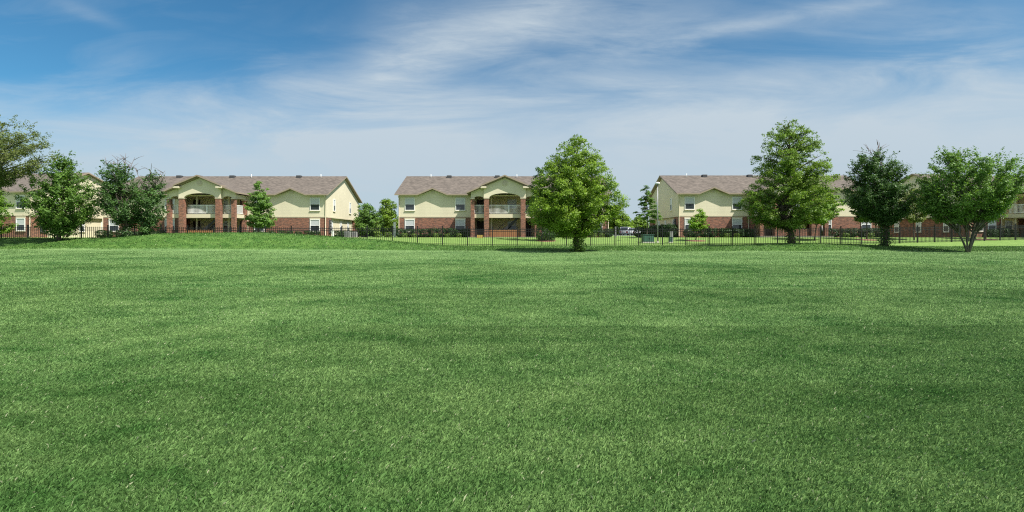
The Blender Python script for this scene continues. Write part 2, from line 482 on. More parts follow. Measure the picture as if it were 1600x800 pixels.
    fs = prism(bm, [(-gh, zw), (0, zc), (gh, zw), (gh, zw - .17), (0, zc - .17), (-gh, zw - .17)], 'y', -3.85, -2.6)
    for f in fs: f.material_index = 0 if f.normal.z > .5 else 1
    link('porch_roof', bm, [M['shingle'], M['fascia']], b)
    for s in (-1, 1):
        bm = bmesh.new(); xa, xb = sorted((s * gh, s * (gh - .7))); box(bm, xa, -3.80, zw - .40, xb, -3.27, zw - .16); link('cornice_return', bm, M['trim'], b)
    # centre gable wall with arch
    gz = lambda d: EAVE + (pc + .5 - abs(d)) * PITCH - .20
    zs, zt = 4.95, 5.50
    bm = bmesh.new()
    ow = 1.92 if side_bays else pc - .55
    pts = [(-cw, zs), (-ow, zs)] + arch_pts(-ow, ow, zs, zt)[::-1][1:-1] + [(ow, zs), (cw, zs), (cw, gz(cw)), (0, gz(0)), (-cw, gz(cw))]
    prism(bm, pts, 'y', -3.25, -2.95)
    link('porch_gable_wall', bm, M['siding'], b)
    if side_bays:
        for s in (-1, 1):
            a, c = (cw, pc) if s > 0 else (-pc, -cw)
            ar = arch_pts(a + .06, c - .42, 4.9, 5.15, 8) if s > 0 else arch_pts(a + .42, c - .06, 4.9, 5.15, 8)
            pts = [(a, 4.9)] + ar[::-1] + [(c, 4.9), (c, gz(c)), (a, gz(a))]
            bm = bmesh.new(); prism(bm, pts, 'y', -2.90, -2.66); link('side_arch_wall', bm, M['siding'], b)
            xa, xb = sorted((s*pc, s*(pc - .24)))
            bm = bmesh.new(); box(bm, xa, -2.655, 4.9, xb, -.02, 5.40); link('porch_beam', bm, M['trim'], b)
    # columns
    cols = [(-cw + .04, -3.3, -ow - .06, -2.74), (ow + .06, -3.3, cw - .04, -2.74)]
    if side_bays: cols += [(-pc - .02, -3.0, -pc + .44, -2.56), (pc - .44, -3.0, pc + .02, -2.56), (-pc - .02, -.62, -pc + .40, -.10), (pc - .40, -.62, pc + .02, -.10)]
    for c in cols:
        bm = bmesh.new(); box(bm, c[0], c[1], -.4, c[2], c[3], 4.93 if c[1] < -3.2 else 4.89)
        q = link('column', bm, M['brick'], b)
        bm = bmesh.new(); zt_ = 4.93 if c[1] < -3.2 else 4.89
        box(bm, c[0] - .05, c[1] - .05, zt_ - .12, c[2] + .05, c[3] + .05, zt_ - .002, bev=.02); link('capital', bm, M['trim'], q)
    # porch ceiling, floors
    bm = bmesh.new(); box(bm, -pc + .25, -2.6, 5.28, pc - .25, rec - .01, 5.34); link('porch_ceiling', bm, M['ceil'], b)
    bm = bmesh.new(); box(bm, -pc + .05, -2.62, 2.45, pc - .05, rec - .003, 2.92); link('balcony_floor', bm, M['trim'], b)
    bm = bmesh.new(); box(bm, -pc - .3, -3.6, -.5, pc + .3, rec - .004, .06); link('porch_slab', bm, M['old_concrete'], b)
    # railings
    spans = [(-pc + .45, -cw), (-ow, ow), (cw, pc - .45)] if side_bays else [(-ow, ow)]
    def railing(x0, x1, z0, z1, y):
        bm = bmesh.new()
        box(bm, x0, y - .04, z1 - .07, x1, y + .04, z1); box(bm, x0, y - .03, z0, x1, y + .03, z0 + .06)
        n = max(2, int((x1 - x0) / .14))
        for i in range(n + 1):
            x = x0 + (x1 - x0) * i / n; w = .022
            if (n >= 20 and i == n // 2 + 4): w = .06
            box(bm, x - w, y - w, z0 + .06, x + w, y + w, z1 - .07)
        link('balcony_railing', bm, M['white'], b)
    for x0, x1 in spans: railing(x0, x1, 3.02, 4.08, -2.64 + .15)
    if rail_low: railing(-ow, ow, .1, 1.05, -2.5)
    for s in (-1, 1):      # side returns of the balcony
        bm = bmesh.new(); x = s * (pc - .2)
        box(bm, x - .03, -2.4, 4.01, x + .03, -.64, 4.08); box(bm, x - .03, -2.4, 3.02, x + .03, -.64, 3.08)
        for i in range(13): yy = -2.3 + i * .13; box(bm, x - .015, yy - .015, 3.08, x + .015, yy + .015, 4.01)
        link('balcony_railing', bm, M['white'], b)
    # inner posts, doors, windows of the recess
    for x in (-1.75, 2.35):
        for za, zb_ in ((.06, 2.44), (2.93, 5.27)):
            bm = bmesh.new(); box(bm, x - .09, -1.0, za, x + .09, -.82, zb_); link('porch_post', bm, M['trim'], b)
    for x, z in ((-3.3, .07), (3.0, .07), (-3.3, 2.95), (3.0, 2.95)):
        bm = bmesh.new(); box(bm, x - .48, rec - .05, z, x + .48, rec - .003, z + 2.08); d = link('door', bm, M['door'], b)
        bm = bmesh.new(); 
        box(bm, x - .58, rec - .07, z, x - .485, rec - .004, z + 2.16); box(bm, x + .485, rec - .07, z, x + .58, rec - .004, z + 2.16); box(bm, x - .48, rec - .07, z + 2.085, x + .48, rec - .004, z + 2.16)
        link('frame', bm, M['trim'], d)
        bm = bmesh.new(); box(bm, x + .34, rec - .11, z + .95, x + .39, rec - .055, z + 1.08); link('handle', bm, M['grey'], d)
    for z in (.95, 3.85): window(b, .3, z, 1.5, z + 1.25, rec)
    # staircase rising to the right
    bm = bmesh.new(); n = 15
    xa, xb = -.9, 2.0
    for i in range(n):
        x = xa + (xb - xa) * i / n; z = .1 + 2.8 * i / n
        box(bm, x, -2.2, z, x + .26, -1.2, z + .05)
    st = link('staircase', bm, M['steel'], b)
    for y in (-2.24, -1.2):
        bm = bmesh.new(); prism(bm, [(xa - .1, .06), (xa + .2, .06), (xb + .1, 2.75), (xb + .1, 3.0), (xa - .1, .34)], 'y', y, y + .05); link('stringer', bm, M['steel'], st)
    bm = bmesh.new(); tube(bm, [(xa, -2.22, 1.05), (xb, -2.22, 3.75)], [.03, .03], 6)
    for k in range(5):
        u = k / 4; tube(bm, [(xa + (xb - xa)*u, -2.22, .2 + 2.7*u), (xa + (xb-xa)*u, -2.22, 1.05 + 2.7*u)], [.018, .018], 5)
    link('handrail', bm, M['steel'], st)
    if wood:
        bm = bmesh.new()
        n = 26; x0, x1 = -ow + .02, ow - .02
        for i in range(n): xx = x0 + (x1-x0)*i/n; box(bm, xx, -3.02 , .06, xx + (x1-x0)/n - .012, -2.99, .92 + .02*math.sin(i*1.7))
        link('wood_screen' if wood != 'brick' else 'brick_screen', bm, M['wood' if wood != 'brick' else 'brick'], b)
        if side_bays:
            bm = bmesh.new(); box(bm, -pc + .45, -2.7, .06, -cw - .01, -2.66, .95); link('dark_screen', bm, M['door'], b)
    # gable vents
    for cx, z, y, r in [(0, 6.7, -3.25, .33)] + [(g[0], 5.93, -.012, .27) for g in gables if g[2] == -OV]:
        bm = bmesh.new()
        ring = [(cx + r*math.cos(a), z + r*math.sin(a)) for a in np.linspace(0, 2*math.pi, 20, endpoint=False)]
        prism(bm, ring, 'y', y - .05, y + .01)
        for k in range(5): zz = z - r*.66 + k * r*.33; w = math.sqrt(max(.0, r*r - (zz-z)**2)) * .84; box(bm, cx - w, y - .08, zz - .015, cx + w, y - .052, zz + .015)
        link('gable_vent', bm, M['trim'], b)
    # windows of the wings
    for s, W in ((-1, LW), (1, RW)):
        X = xl if s < 0 else xr
        for a in (.78, W - 2.25):
            x0, x1 = sorted((X - s*a, X - s*(a + 1.3)))
            window(b, x0, 3.5, x1, 5.17, 0); window(b, x0, .75, x1, 2.33, 0, header=True)
        for y0 in (2.65, 9.5): window(b, y0, 3.55, y0 + .8, 5.2, X, 'x', s)
        for y0 in (2.7, 6.4, 9.6): window(b, y0, .7, y0 + .75, 2.3, X - s*.35, 'x', s)
        # downspouts
        for x, y in ((X - s*.02, -.09), (-s and s*(pc + .12), -.09)):
            bm = bmesh.new(); tube(bm, [(x, -OV + .05, 5.40), (x, y, 5.1), (x, y, .12), (x + s*.02, y - .2, .03)], [.05]*4, 6); link('downspout', bm, M['trim'], b)
        # meter board and louvre on the gable end
        bm = bmesh.new(); xx = X + s*.01
        xa, xb = sorted((xx - s*.2, xx + s*.12)); box(bm, xa, 1.05, .55, xb, 1.75, 2.3)
        mb = link('meter_board', bm, M['dgrey'], b)
        for k in range(4):
            bm = bmesh.new(); tube(bm, [(xx + s*.12, 1.4, .8 + k*.4), (xx + s*.24, 1.4, .8 + k*.4)], [.11, .09], 8); link('meter', bm, M['grey'], mb)
    # wide second meter board, half way along the wall
    # gutter
    # roof furniture
    def onroof(x, y): return EAVE + PITCH * (OV + y)
    for x in (xl + 2.8 + 3.0, -1.2, xr - 6.2):
        bm = bmesh.new(); z = onroof(x, yr - .6); box(bm, x - .34, yr - .9, z - .15, x + .34, yr - .3, z + .28, bev=.05); link('roof_vent', bm, M['dgrey'], rf)
    for x in (xl + 3.2, 1.6, xr - 3.0):
        bm = bmesh.new(); z = onroof(x, yr - .8); tube(bm, [(x, yr - .8, z - .1), (x, yr - .8, z + .50)], [.045, .045], 8); link('vent_pipe', bm, M['white'], rf)
    return b

ZB = 67.0
bz = 1.62
building('cream and brick apartment building left of the gap, behind the grass mound', (-38.9, ZB, bz), 0, 10.35, 10.3)
building('cream and brick apartment building in the middle, behind the big rounded tree', (-.9, ZB, bz), 0, 9.65, 9.25)
building('cream and brick apartment building behind the tallest tree and the lamp post', (35.3, ZB, bz + .12), 0, 9.25, 8.2, wood='brick')
th = R(8)
fx, fy = -59.4, 63.2           # front right corner of the far left block
building('cream apartment building cut by the left frame edge, its gable behind maples',
         (fx - (4.25 + 9.6) * math.cos(th), fy + (4.25 + 9.6) * math.sin(th), bz + .05), -th, 9.6, 9.6)
th = R(12); fx, fy = 57.4, 64.2
building('cream apartment building cut by the right frame edge, with a white balcony',
         (fx + (2.6 + 5.1) * math.cos(th), fy + (2.6 + 5.1) * math.sin(th), bz), th, 5.1, 12, pc=2.6, rail_low=True, wood=False, side_bays=False)

# ------------------------------------------------------------------ iron fence
def fence():
    xpx = [-70, 100, 500, 700, 950, 1230, 1500, 1680]
    # fence line as a gentle curve: x (m), y (m)
    pts = [(-58, 47.0), (-42.0, 47.6), (-20, 48.8), (0, 50.2), (9.5, 50.9), (28, 52.6), (40, 54.6), (52, 57.6), (62, 60.2), (76, 64)]
    pts = [(x, y + (1.0 if x < -10 else 0)) for x, y in pts]
    P = np.array(pts); seg = np.r_[0, np.cumsum(np.hypot(*np.diff(P, axis=0).T))]
    n = int(seg[-1] / 2.44)
    S = np.arange(n + 1) * 2.44
    X = np.interp(S, seg, P[:, 0]); Y = np.interp(S, seg, P[:, 1])
    root = empty('iron_fence', (0, 50, .8), 0, 'long black iron picket fence running between the lawn and the buildings', 'fence')
    inv = Vector((0, 50, .8))
    for i in range(n + 1):
        x, y = X[i], Y[i]; z = zgf(x, y)
        bm = bmesh.new(); box(bm, -.045, -.045, -.5, .045, .045, 1.86); box(bm, -.06, -.06, 1.86, .06, .06, 1.90)
        o = link('post', bm, M['iron'], root); o.location = Vector((x, y, z)) - inv
        if i < n:
            x2, y2 = X[i+1], Y[i+1]; z2 = zgf(x2, y2)
            L = math.hypot(x2-x, y2-y); a = math.atan2(y2-y, x2-x); dz = z2 - z
            bm = bmesh.new()
            for h in (.16, 1.42, 1.62):
                vs = box(bm, .05, -.018, h - .022, L - .05, .018, h + .022)
                for k in (1, 2, 5, 6): vs[k].co.z += dz
            m = 13
            for k in range(1, m):
                u = k / m; xx = L * u; zz = dz * u
                box(bm, xx - .0155, -.0125, .04 + zz, xx + .0155, .0125, 1.74 + zz)
            o = link('panel', bm, M['iron'], root); o.location = Vector((x, y, z)) - inv; o.rotation_euler = (0, 0, a)
def zgf(x, y):
    # the fence keeps to the level ground behind the mound
    return min(zg(x, y), float(np.interp(x, [-60, -20, 0, 30, 60], [.92, .85, .80, .86, 1.0])) + .35 * max(0, (y - 52)) / 6)
fence()

# ------------------------------------------------------------------ foliage
def leaves(name, centres, normals, size, tint, material, parent, aspect=.62, r=None):
    r = r or rng
    n = len(centres)
    nrm = normals + r.normal(0, .55, (n, 3)); nrm /= np.linalg.norm(nrm, axis=1, keepdims=True) + 1e-9
    t = np.cross(nrm, r.normal(0, 1, (n, 3))); t /= np.linalg.norm(t, axis=1, keepdims=True) + 1e-9
    b = np.cross(nrm, t)
    s = (size * r.uniform(.6, 1.35, n))[:, None]
    p0 = centres - t * s * .5; p2 = centres + t * s * .5
    p1 = centres + b * s * .5 * aspect + nrm * s * .08; p3 = centres - b * s * .5 * aspect + nrm * s * .08
    co = np.stack([p0, p1, p2, p3], 1).reshape(-1, 3)
    me = mesh_np(name, co, np.arange(n*4).reshape(n, 4), np.repeat(tint, 4))
    me.materials.append(material)
    o = bpy.data.objects.new(name, me); COL.objects.link(o); o.parent = parent
    return o

def tree(px, Y, outline, label, leaf, name='broadleaf_tree', seed=1, clumps=420, per=70, lsize=.17, crad=.5, flat=.6, trunk_r=.18, fork=None,
         bark='bark', sprigs=0, sprig_up=.8, sprig_l=.9, ivy=0, dead=0, shell=.55, group=None, droop=.0, depth=1.0, tilt=0, stems=None, limb_n=60, base_y=None, gap=0., tb=0., rise=.35):
    r = np.random.default_rng(seed); rr = random.Random(seed)
    x0 = at(px, Y); z0 = zg(x0, Y) if base_y is None else zpx(base_y, Y)
    root = empty(name, (x0, Y, z0), 0, label, 'tree', group)
    oy = np.array([o[0] for o in outline], float); ol = np.array([o[1] for o in outline], float); orr = np.array([o[2] for o in outline], float)
    k = Y / F
    zz = (HY - oy) * k + CZ - z0; cxm = ((ol + orr) / 2 - px) * k; rad = (orr - ol) / 2 * k
    order = np.argsort(zz); zz, cxm, rad = zz[order], cxm[order], rad[order]
    zlo, zhi = zz[0], zz[-1]
    ph = r.uniform(0, 6.28, 6)
    # trunk line and stems come first, the boughs leave them
    ztop = zlo + (zhi - zlo) * .88
    sources, stem_r = [], []
    if stems is None:
        npt = 9; sp = []
        for i in range(npt + 1):
            u = i / npt; z = -.25 + (ztop + .25) * u
            tx = np.interp(max(z, zlo), zz, cxm) * min(1, max(0, z / max(zlo + .8, 1)))
            sp.append(Vector((tx + rr.gauss(0, .05)*u*2, rr.gauss(0, .05)*u*2, z)))
        sources.append(sp); stem_r.append([trunk_r * (1.35 if i == 0 else 1) * (1 - .88 * i / npt) for i in range(npt + 1)])
    else:
        for (sx, sz, r0) in stems:
            ex = (sx - px) * k; ez = (HY - sz) * k + CZ - z0; ey = rr.uniform(-1.2, 1.2)
            sp = [Vector((ex * ((i/7)**.95) + rr.gauss(0, .06)*i/7, ey * i/7 + rr.gauss(0, .05)*i/7, -.2 + (ez + .2) * ((i/7)**.88))) for i in range(8)]
            sources.append(sp); stem_r.append([r0 * (1 - .8*i/7) * (1.2 if i == 0 else 1) for i in range(8)])
    def on_stem(sp, z):
        for a, b in zip(sp, sp[1:]):
            if a.z <= z <= b.z: return a.lerp(b, (z - a.z) / max(b.z - a.z, 1e-3))
        return sp[-1].copy() if z > sp[-1].z else sp[1].copy()
    C, limbs = [], []
    nb = max(8, clumps // 6); tries = 0; ang = r.uniform(0, 6.28)
    while len(limbs) < nb and tries < nb * 40:
        tries += 1
        z = zlo + (zhi - zlo) * (len(limbs) + r.random()) / nb if tries < nb*3 else r.uniform(zlo, zhi)
        R_ = float(np.interp(z, zz, rad))
        if r.random() > (R_ / rad.max())**.6 + .08: z = r.uniform(zlo, zhi); R_ = float(np.interp(z, zz, rad))
        ang += 2.4 + r.normal(0, .5)
        Rt = max(.12, R_ * (1 - .12 * r.random()**2) - .32 * crad) * (1 if r.random() < .62 else r.uniform(.45, .9))
        tip = Vector((float(np.interp(z, zz, cxm)) + math.cos(ang) * Rt, math.sin(ang) * Rt * depth, min(z, zhi - crad * flat * .6)))
        sp = sources[0] if len(sources) == 1 else min(sources, key=lambda q_: (on_stem(q_, z * .8) - tip).length)
        za = max(min(z - rise * (R_ + .3) * r.uniform(.7, 1.2), sp[-1].z), zlo * .78 if stems is None else zlo * .6)
        a = on_stem(sp, za)
        if (tip - a).length < .25: tip += Vector((0, 0, .3))
        mid = a.lerp(tip, .5) + Vector((rr.gauss(0, .12), rr.gauss(0, .12), abs(droop) * .5 + .08))
        limbs.append((a, mid, tip))
        L = (tip - a).length; nc = max(2, int(round(L / (crad * .95))))
        for j in range(nc):
            u = .34 + .66 * (j + .5 + r.uniform(-.35, .35)) / nc if nc > 2 else .5 + .5 * (j + r.random()) / nc
            u = min(u, 1.0); pnt = a * (1-u)**2 + mid * (2*u*(1-u)) + tip * u*u
            side = r.normal(0, .34 * crad * (1.3 - .5*u), 3)
            if pnt.z < zlo - .12: continue
            if gap and (math.sin(pnt.x*1.9 + ph[3]) + math.sin(pnt.z*2.3 + ph[4]) + math.sin(pnt.y*1.7 + ph[5])) < -1.9 + gap*1.5: continue
            C.append([pnt.x + side[0], pnt.y + side[1], pnt.z + side[2]*.5, u, ang])
    C = np.array(C)
    n = len(C)
    # leaves in each clump
    cr = crad * r.lognormal(0, .28, n) * np.interp(C[:, 2], [zlo, zhi], [1.1, .75])
    m = np.maximum(12, (per * (cr / crad)**1.6).astype(int))
    idx = np.repeat(np.arange(n), m); N = len(idx)
    d = r.normal(0, 1, (N, 3)); d /= np.linalg.norm(d, axis=1, keepdims=True)
    rd = r.random(N)**.45
    off = d * rd[:, None] * cr[idx][:, None] * (1.1 - .3 * C[idx, 3])[:, None]
    off[:, 2] *= flat
    out = np.stack([np.cos(C[:, 4]), np.sin(C[:, 4])*depth], -1)
    # droop away from the trunk
    proj = (off[:, :2] * out[idx]).sum(1)
    off[:, 2] -= droop * np.maximum(0, proj)
    cen = C[idx, :3] + off
    nrm = d * .8 + np.array([0, 0, .9]) + np.c_[out[idx] * .4, np.zeros(N)]
    ct = r.uniform(0, 1, n)
    tint = np.clip(.15 + .45 * ct[idx] + r.normal(.15, .16, N) + tb, 0, 1)
    if sprigs:
        zq = r.uniform(zlo + .15*(zhi-zlo), zhi, sprigs); aq = r.uniform(0, 2*np.pi, sprigs); Rq = np.maximum(.15, np.interp(zq, zz, rad) - .25 * sprig_l)
        base = np.stack([np.interp(zq, zz, cxm) + np.cos(aq)*Rq*.84, np.sin(aq)*Rq*.84*depth, zq - .3*sprig_l], -1)
        dr = np.stack([np.cos(aq)*.75, np.sin(aq)*.75, np.full(sprigs, sprig_up) * (.5 + (zq - zlo)/(zhi-zlo))], -1) + r.normal(0, .25, (sprigs, 3))
        dr /= np.linalg.norm(dr, axis=1, keepdims=True)
        Ls = sprig_l * r.uniform(.5, 1.25, sprigs); kk = 26
        uu = r.random((sprigs, kk))
        pp = base[:, None] + dr[:, None] * (uu * Ls[:, None])[..., None] + r.normal(0, 1, (sprigs, kk, 3)) * (.15 * (1.15 - uu))[..., None]
        cen = np.concatenate([cen, pp.reshape(-1, 3)]); nrm = np.concatenate([nrm, np.repeat(dr, kk, 0) * .3 + np.array([0, 0, .8]) + r.normal(0, .3, (sprigs*kk, 3))])
        tint = np.concatenate([tint, np.clip(r.normal(.5, .2, sprigs*kk) + tb, 0, 1)])
    leaves('crown', cen, nrm, lsize, tint, M[leaf], root, r=r)
    # trunk and limbs
    bm = bmesh.new()
    for sp, rd_ in zip(sources, stem_r): tube(bm, sp, rd_, 9)
    for a, mid, tip in limbs[:: max(1, len(limbs) // limb_n)]:
        r0 = min(trunk_r * .42, .018 * (tip - a).length + .014)
        pts = [a * (1-u)**2 + mid * (2*u*(1-u)) + tip * u*u for u in (0, .3, .6, .9)]
        tube(bm, pts, [r0, r0*.8, r0*.55, .012], 5)
    link('trunk', bm, M[bark], root)
    if dead:
        bm = bmesh.new()
        for j in range(dead):
            ax = rr.uniform(-.22, .22) * rad.max() + np.interp(zhi*.9, zz, cxm); ay = rr.uniform(-.5, .5)
            p = Vector((ax * .6, ay, zhi - 1.6)); L = rr.uniform(1.9, 2.7)
            dvec = Vector((rr.gauss(0, .28), rr.gauss(0, .2), 1)).normalized()
            q = p + dvec * L; tube(bm, [p, p.lerp(q, .5) + Vector((rr.gauss(0, .1), 0, 0)), q], [.045, .03, .012], 5)
            for t_ in range(6):
                s = p.lerp(q, rr.uniform(.35, .95)); e = s + Vector((rr.gauss(0, .45), rr.gauss(0, .3), rr.uniform(.2, .7)))
                tube(bm, [s, s.lerp(e, .5) + Vector((0, 0, .06)), e], [.022, .016, .009], 4)
        link('dead_branches', bm, M['bark_dead'], root)
    if ivy:
        N = int(900 * ivy); zc = r.random(N)**1.2 * zlo * 1.25
        a = r.uniform(0, 6.28, N); rr_ = (trunk_r + .08 + .34 * r.random(N)**2 * (1 + .5*np.sin(zc*4)))
        cen = np.stack([np.cos(a)*rr_, np.sin(a)*rr_, zc], -1)
        nr = np.stack([np.cos(a), np.sin(a), np.full(N, .4)], -1)
        leaves('ivy', cen, nr, .14, np.clip(r.normal(.35, .2, N), 0, 1), M[leaf], root, r=r)
    return root

GA = 'mature trees along the near side of the iron fence'
GB = 'young trees planted on the lawn before the buildings'
GC = 'trees growing in the gaps between the buildings'
tree(903, 41, [(213,890,910),(224,876,922),(240,862,938),(256,847,950),(270,838,960),(285,830,968),(300,822,975),(315,817,981),(330,817,978),(343,826,962),(354,842,945),(364,868,928)],
     'big dense rounded tree with ivy on its trunk, before the middle building', 'leaf_cypress', 'rounded_tree', 11, 1000, 84, .13, .47, .6, .21, ivy=1.2, group=GA, droop=.25, tb=.12, sprigs=160, sprig_up=.3, sprig_l=.45, limb_n=46)
tree(1236, 47.5, [(186,1228,1238),(197,1206,1252),(210,1194,1270),(225,1190,1282),(240,1178,1288),(254,1170,1293),(268,1178,1302),(282,1176,1307),(296,1160,1308),(310,1152,1300),(324,1154,1290),(338,1164,1282),(348,1190,1270),(357,1222,1252)],
     'tallest tree, feathery and conical with gaps of sky, right of centre', 'leaf_conifer', 'conical_tree', 23, 760, 84, .135, .50, .55, .27, rise=.42, sprigs=180, sprig_up=.0, sprig_l=.6, ivy=.4, group=GA, droop=.3, gap=.15, limb_n=90, tb=.1)
tree(1383, 46, [(238,1346,1372),(250,1336,1398),(266,1330,1406),(280,1324,1410),(295,1320,1420),(310,1322,1428),(322,1332,1426),(333,1350,1414),(342,1368,1402),(348,1376,1394)],
     'dark green tree with bare twigs at its top and an ivy clad trunk', 'leaf_dark', 'broadleaf_tree', 37, 600, 72, .145, .44, .65, .2, rise=.7, sprigs=160, ivy=.9, dead=4, group=GA)
tree(1513, 41.5, [(236,1480,1496),(244,1470,1510),(252,1464,1572),(262,1458,1586),(275,1453,1594),(288,1446,1584),(302,1440,1568),(316,1442,1562),(326,1460,1558),(336,1482,1550),(342,1500,1536)],
     'wide spreading tree with several pale stems forking from the ground', 'leaf_maple', 'spreading_tree', 41, 640, 66, .14, .42, .62, .14, rise=.7, sprigs=300, sprig_l=1.0, bark='bark_grey', group=GA, tb=.22,
     stems=[(1464,305,.085),(1486,280,.075),(1530,275,.09),(1564,300,.075),(1547,262,.065)])
tree(92, 45.2, [(247,98,104),(258,88,110),(270,72,124),(284,56,136),(300,44,148),(315,40,150),(330,50,146),(343,64,136),(355,74,116),(368,82,102)],
     'bushy maple with pointed top at the left, foliage down to the mound', 'leaf_maple', 'maple_tree', 53, 490, 68, .155, .44, .65, .16, rise=.6, sprigs=240, sprig_l=1.1, group=GA, tb=.16)
tree(198, 45.6, [(256,176,194),(268,160,204),(282,154,214),(296,154,220),(312,158,220),(328,162,220),(344,178,214),(356,190,208)],
     'dark tree with bare grey twigs on top, left one of the pair on the mound', 'leaf_dark', 'broadleaf_tree', 61, 310, 62, .145, .40, .65, .15, rise=.8, sprigs=130, gap=.2, dead=6, group=GA, ivy=.6, tb=.05)
tree(228, 46.2, [(272,236,244),(284,226,254),(298,216,260),(314,212,262),(330,212,258),(346,214,244),(358,218,248)],
     'smaller tree with bare twigs, right one of the pair on the mound', 'leaf_dark', 'broadleaf_tree', 67, 200, 62, .145, .38, .65, .11, rise=.8, sprigs=90, gap=.15, dead=5, group=GA, ivy=.8, tb=.12)
tree(-34, 40.5, [(182,-50,-5),(192,-80,40),(206,-96,62),(220,-106,68),(236,-110,72),(250,-106,60),(262,-100,36),(274,-96,16),(288,-90,0),(304,-80,-10)],
     'tall airy olive green tree reaching in over the left frame edge', 'leaf_olive', 'tall_tree', 71, 620, 70, .12, .46, .62, .25, rise=.55, sprigs=260, group=GA, gap=.38, limb_n=90, bark='bark_grey')
tree(-6, 47.5, [(300,-12,4),(315,-30,16),(330,-36,22),(345,-34,20),(358,-26,12),(368,-12,6)],
     'bright green low tree at the left frame edge under the tall one', 'leaf_bright', 'small_tree', 73, 130, 55, .18, .42, .7, .08, group=GA)
tree(403, 59, [(283,400,407),(294,391,416),(306,386,423),(320,381,427),(334,376,430),(346,378,430),(353,386,424)],
     'young maple before the left building beside its brick porch', 'leaf_maple', 'maple_tree', 79, 420, 56, .18, .42, .55, .08, group=GB, gap=.2, tb=.25, rise=.4)
tree(846, 58, [(247,846,850),(260,836,858),(275,828,864),(292,822,868),(310,822,872),(328,826,872),(344,832,868)],
     'dark slim tree showing its tip behind the big rounded tree', 'leaf_dark', 'slim_tree', 83, 200, 50, .18, .42, .6, .09, group=GB, gap=.3)
tree(1010, 62, [(287,1007,1010),(298,1002,1016),(310,997,1022),(322,994,1028),(332,990,1034),(341,990,1035),(347,1000,1028)],
     'thin pointed tree with layered branches beside the lamp post', 'leaf_maple', 'slim_tree', 89, 260, 44, .17, .34, .32, .07, group=GB, gap=.2, rise=.1, droop=.5, tb=.16, depth=.9)
tree(1087, 58, [(332,1094,1101),(339,1080,1106),(346,1071,1108),(352,1070,1107),(358,1080,1098)],
     'small bright yellow green tree before the building beside the lamp post', 'leaf_bright', 'small_tree', 97, 190, 50, .17, .36, .5, .05, group=GB, tb=.2)
tree(1272, 58.5, [(292,1268,1292),(304,1256,1310),(318,1250,1316),(332,1250,1318),(346,1258,1300)],
     'bright small tree half hidden behind the tallest tree', 'leaf_bright', 'small_tree', 101, 330, 56, .17, .42, .5, .07, group=GB, tb=.12)
tree(1354, 59.5, [(300,1344,1364),(312,1334,1374),(326,1328,1380),(338,1332,1378),(345,1342,1368)],
     'small tree in a mulch ring behind the dark ivy clad tree', 'leaf_maple', 'small_tree', 103, 230, 56, .18, .42, .6, .07, group=GB)
tree(1428, 59.5, [(294,1418,1436),(306,1406,1446),(320,1400,1450),(334,1402,1450),(344,1412,1442)],
     'small pale leaved tree between the ivy clad tree and the spreading tree', 'leaf_olive', 'small_tree', 107, 240, 56, .18, .42, .55, .07, group=GB, tb=.2)
tree(1540, 60, [(300,1530,1550),(315,1520,1566),(330,1518,1568),(342,1526,1556)],
     'small tree in a mulch ring behind the spreading tree', 'leaf_maple', 'small_tree', 109, 200, 56, .18, .42, .55, .06, group=GB)
tree(573, 76, [(320,566,580),(330,556,592),(342,552,598),(354,552,600),(366,558,596)],
     'round dark tree by the gable of the left building', 'leaf_maple', 'round_tree', 113, 420, 60, .22, .55, .7, .12, group=GC, tb=.05)
tree(606, 84, [(311,598,612),(319,590,620),(330,586,626),(343,584,628),(356,586,628),(366,592,622)],
     'fuller round tree left of the middle building', 'leaf_cypress', 'round_tree', 127, 460, 60, .24, .6, .7, .14, group=GC, tb=-.02)
tree(589, 57, [(345,587,592),(352,582,596),(360,581,597),(366,584,594)],
     'thin pale sapling standing between the left and middle buildings', 'leaf_light', 'sapling', 131, 26, 40, .16, .26, .8, .035, group=GB, limb_n=8)
tree(962, 126, [(322,954,966),(332,946,978),(344,940,990),(356,940,998),(364,950,996)],
     'broad light green tree behind the parked cars', 'leaf_cypress', 'round_tree', 137, 480, 60, .33, .85, .65, .15, group=GC, tb=.12)
tree(1000, 128, [(338,994,1006),(346,984,1014),(356,978,1020),(364,984,1016)],
     'distant tree seen between the parked cars and the thin pointed tree', 'leaf_cypress', 'round_tree', 139, 320, 56, .34, .85, .65, .15, group=GC)
for i, (px, Y, lab) in enumerate([(940, 135, 'far tree behind the middle building, left of the parked cars'), (1060, 130, 'far tree hidden mostly by the building beside the lamp post'),
                                  (540, 132, 'far tree behind the left building gable'), (640, 138, 'far tree behind the middle building roof, at its left end')]):
    w = 26
    tree(px, Y, [(330,px-6,px+6),(340,px-w*.7,px+w*.7),(352,px-w,px+w),(362,px-w*.8,px+w*.8)], lab, 'leaf_maple', 'round_tree', 150+i, 170, 46, .36, .9, .7, .16, group=GC)

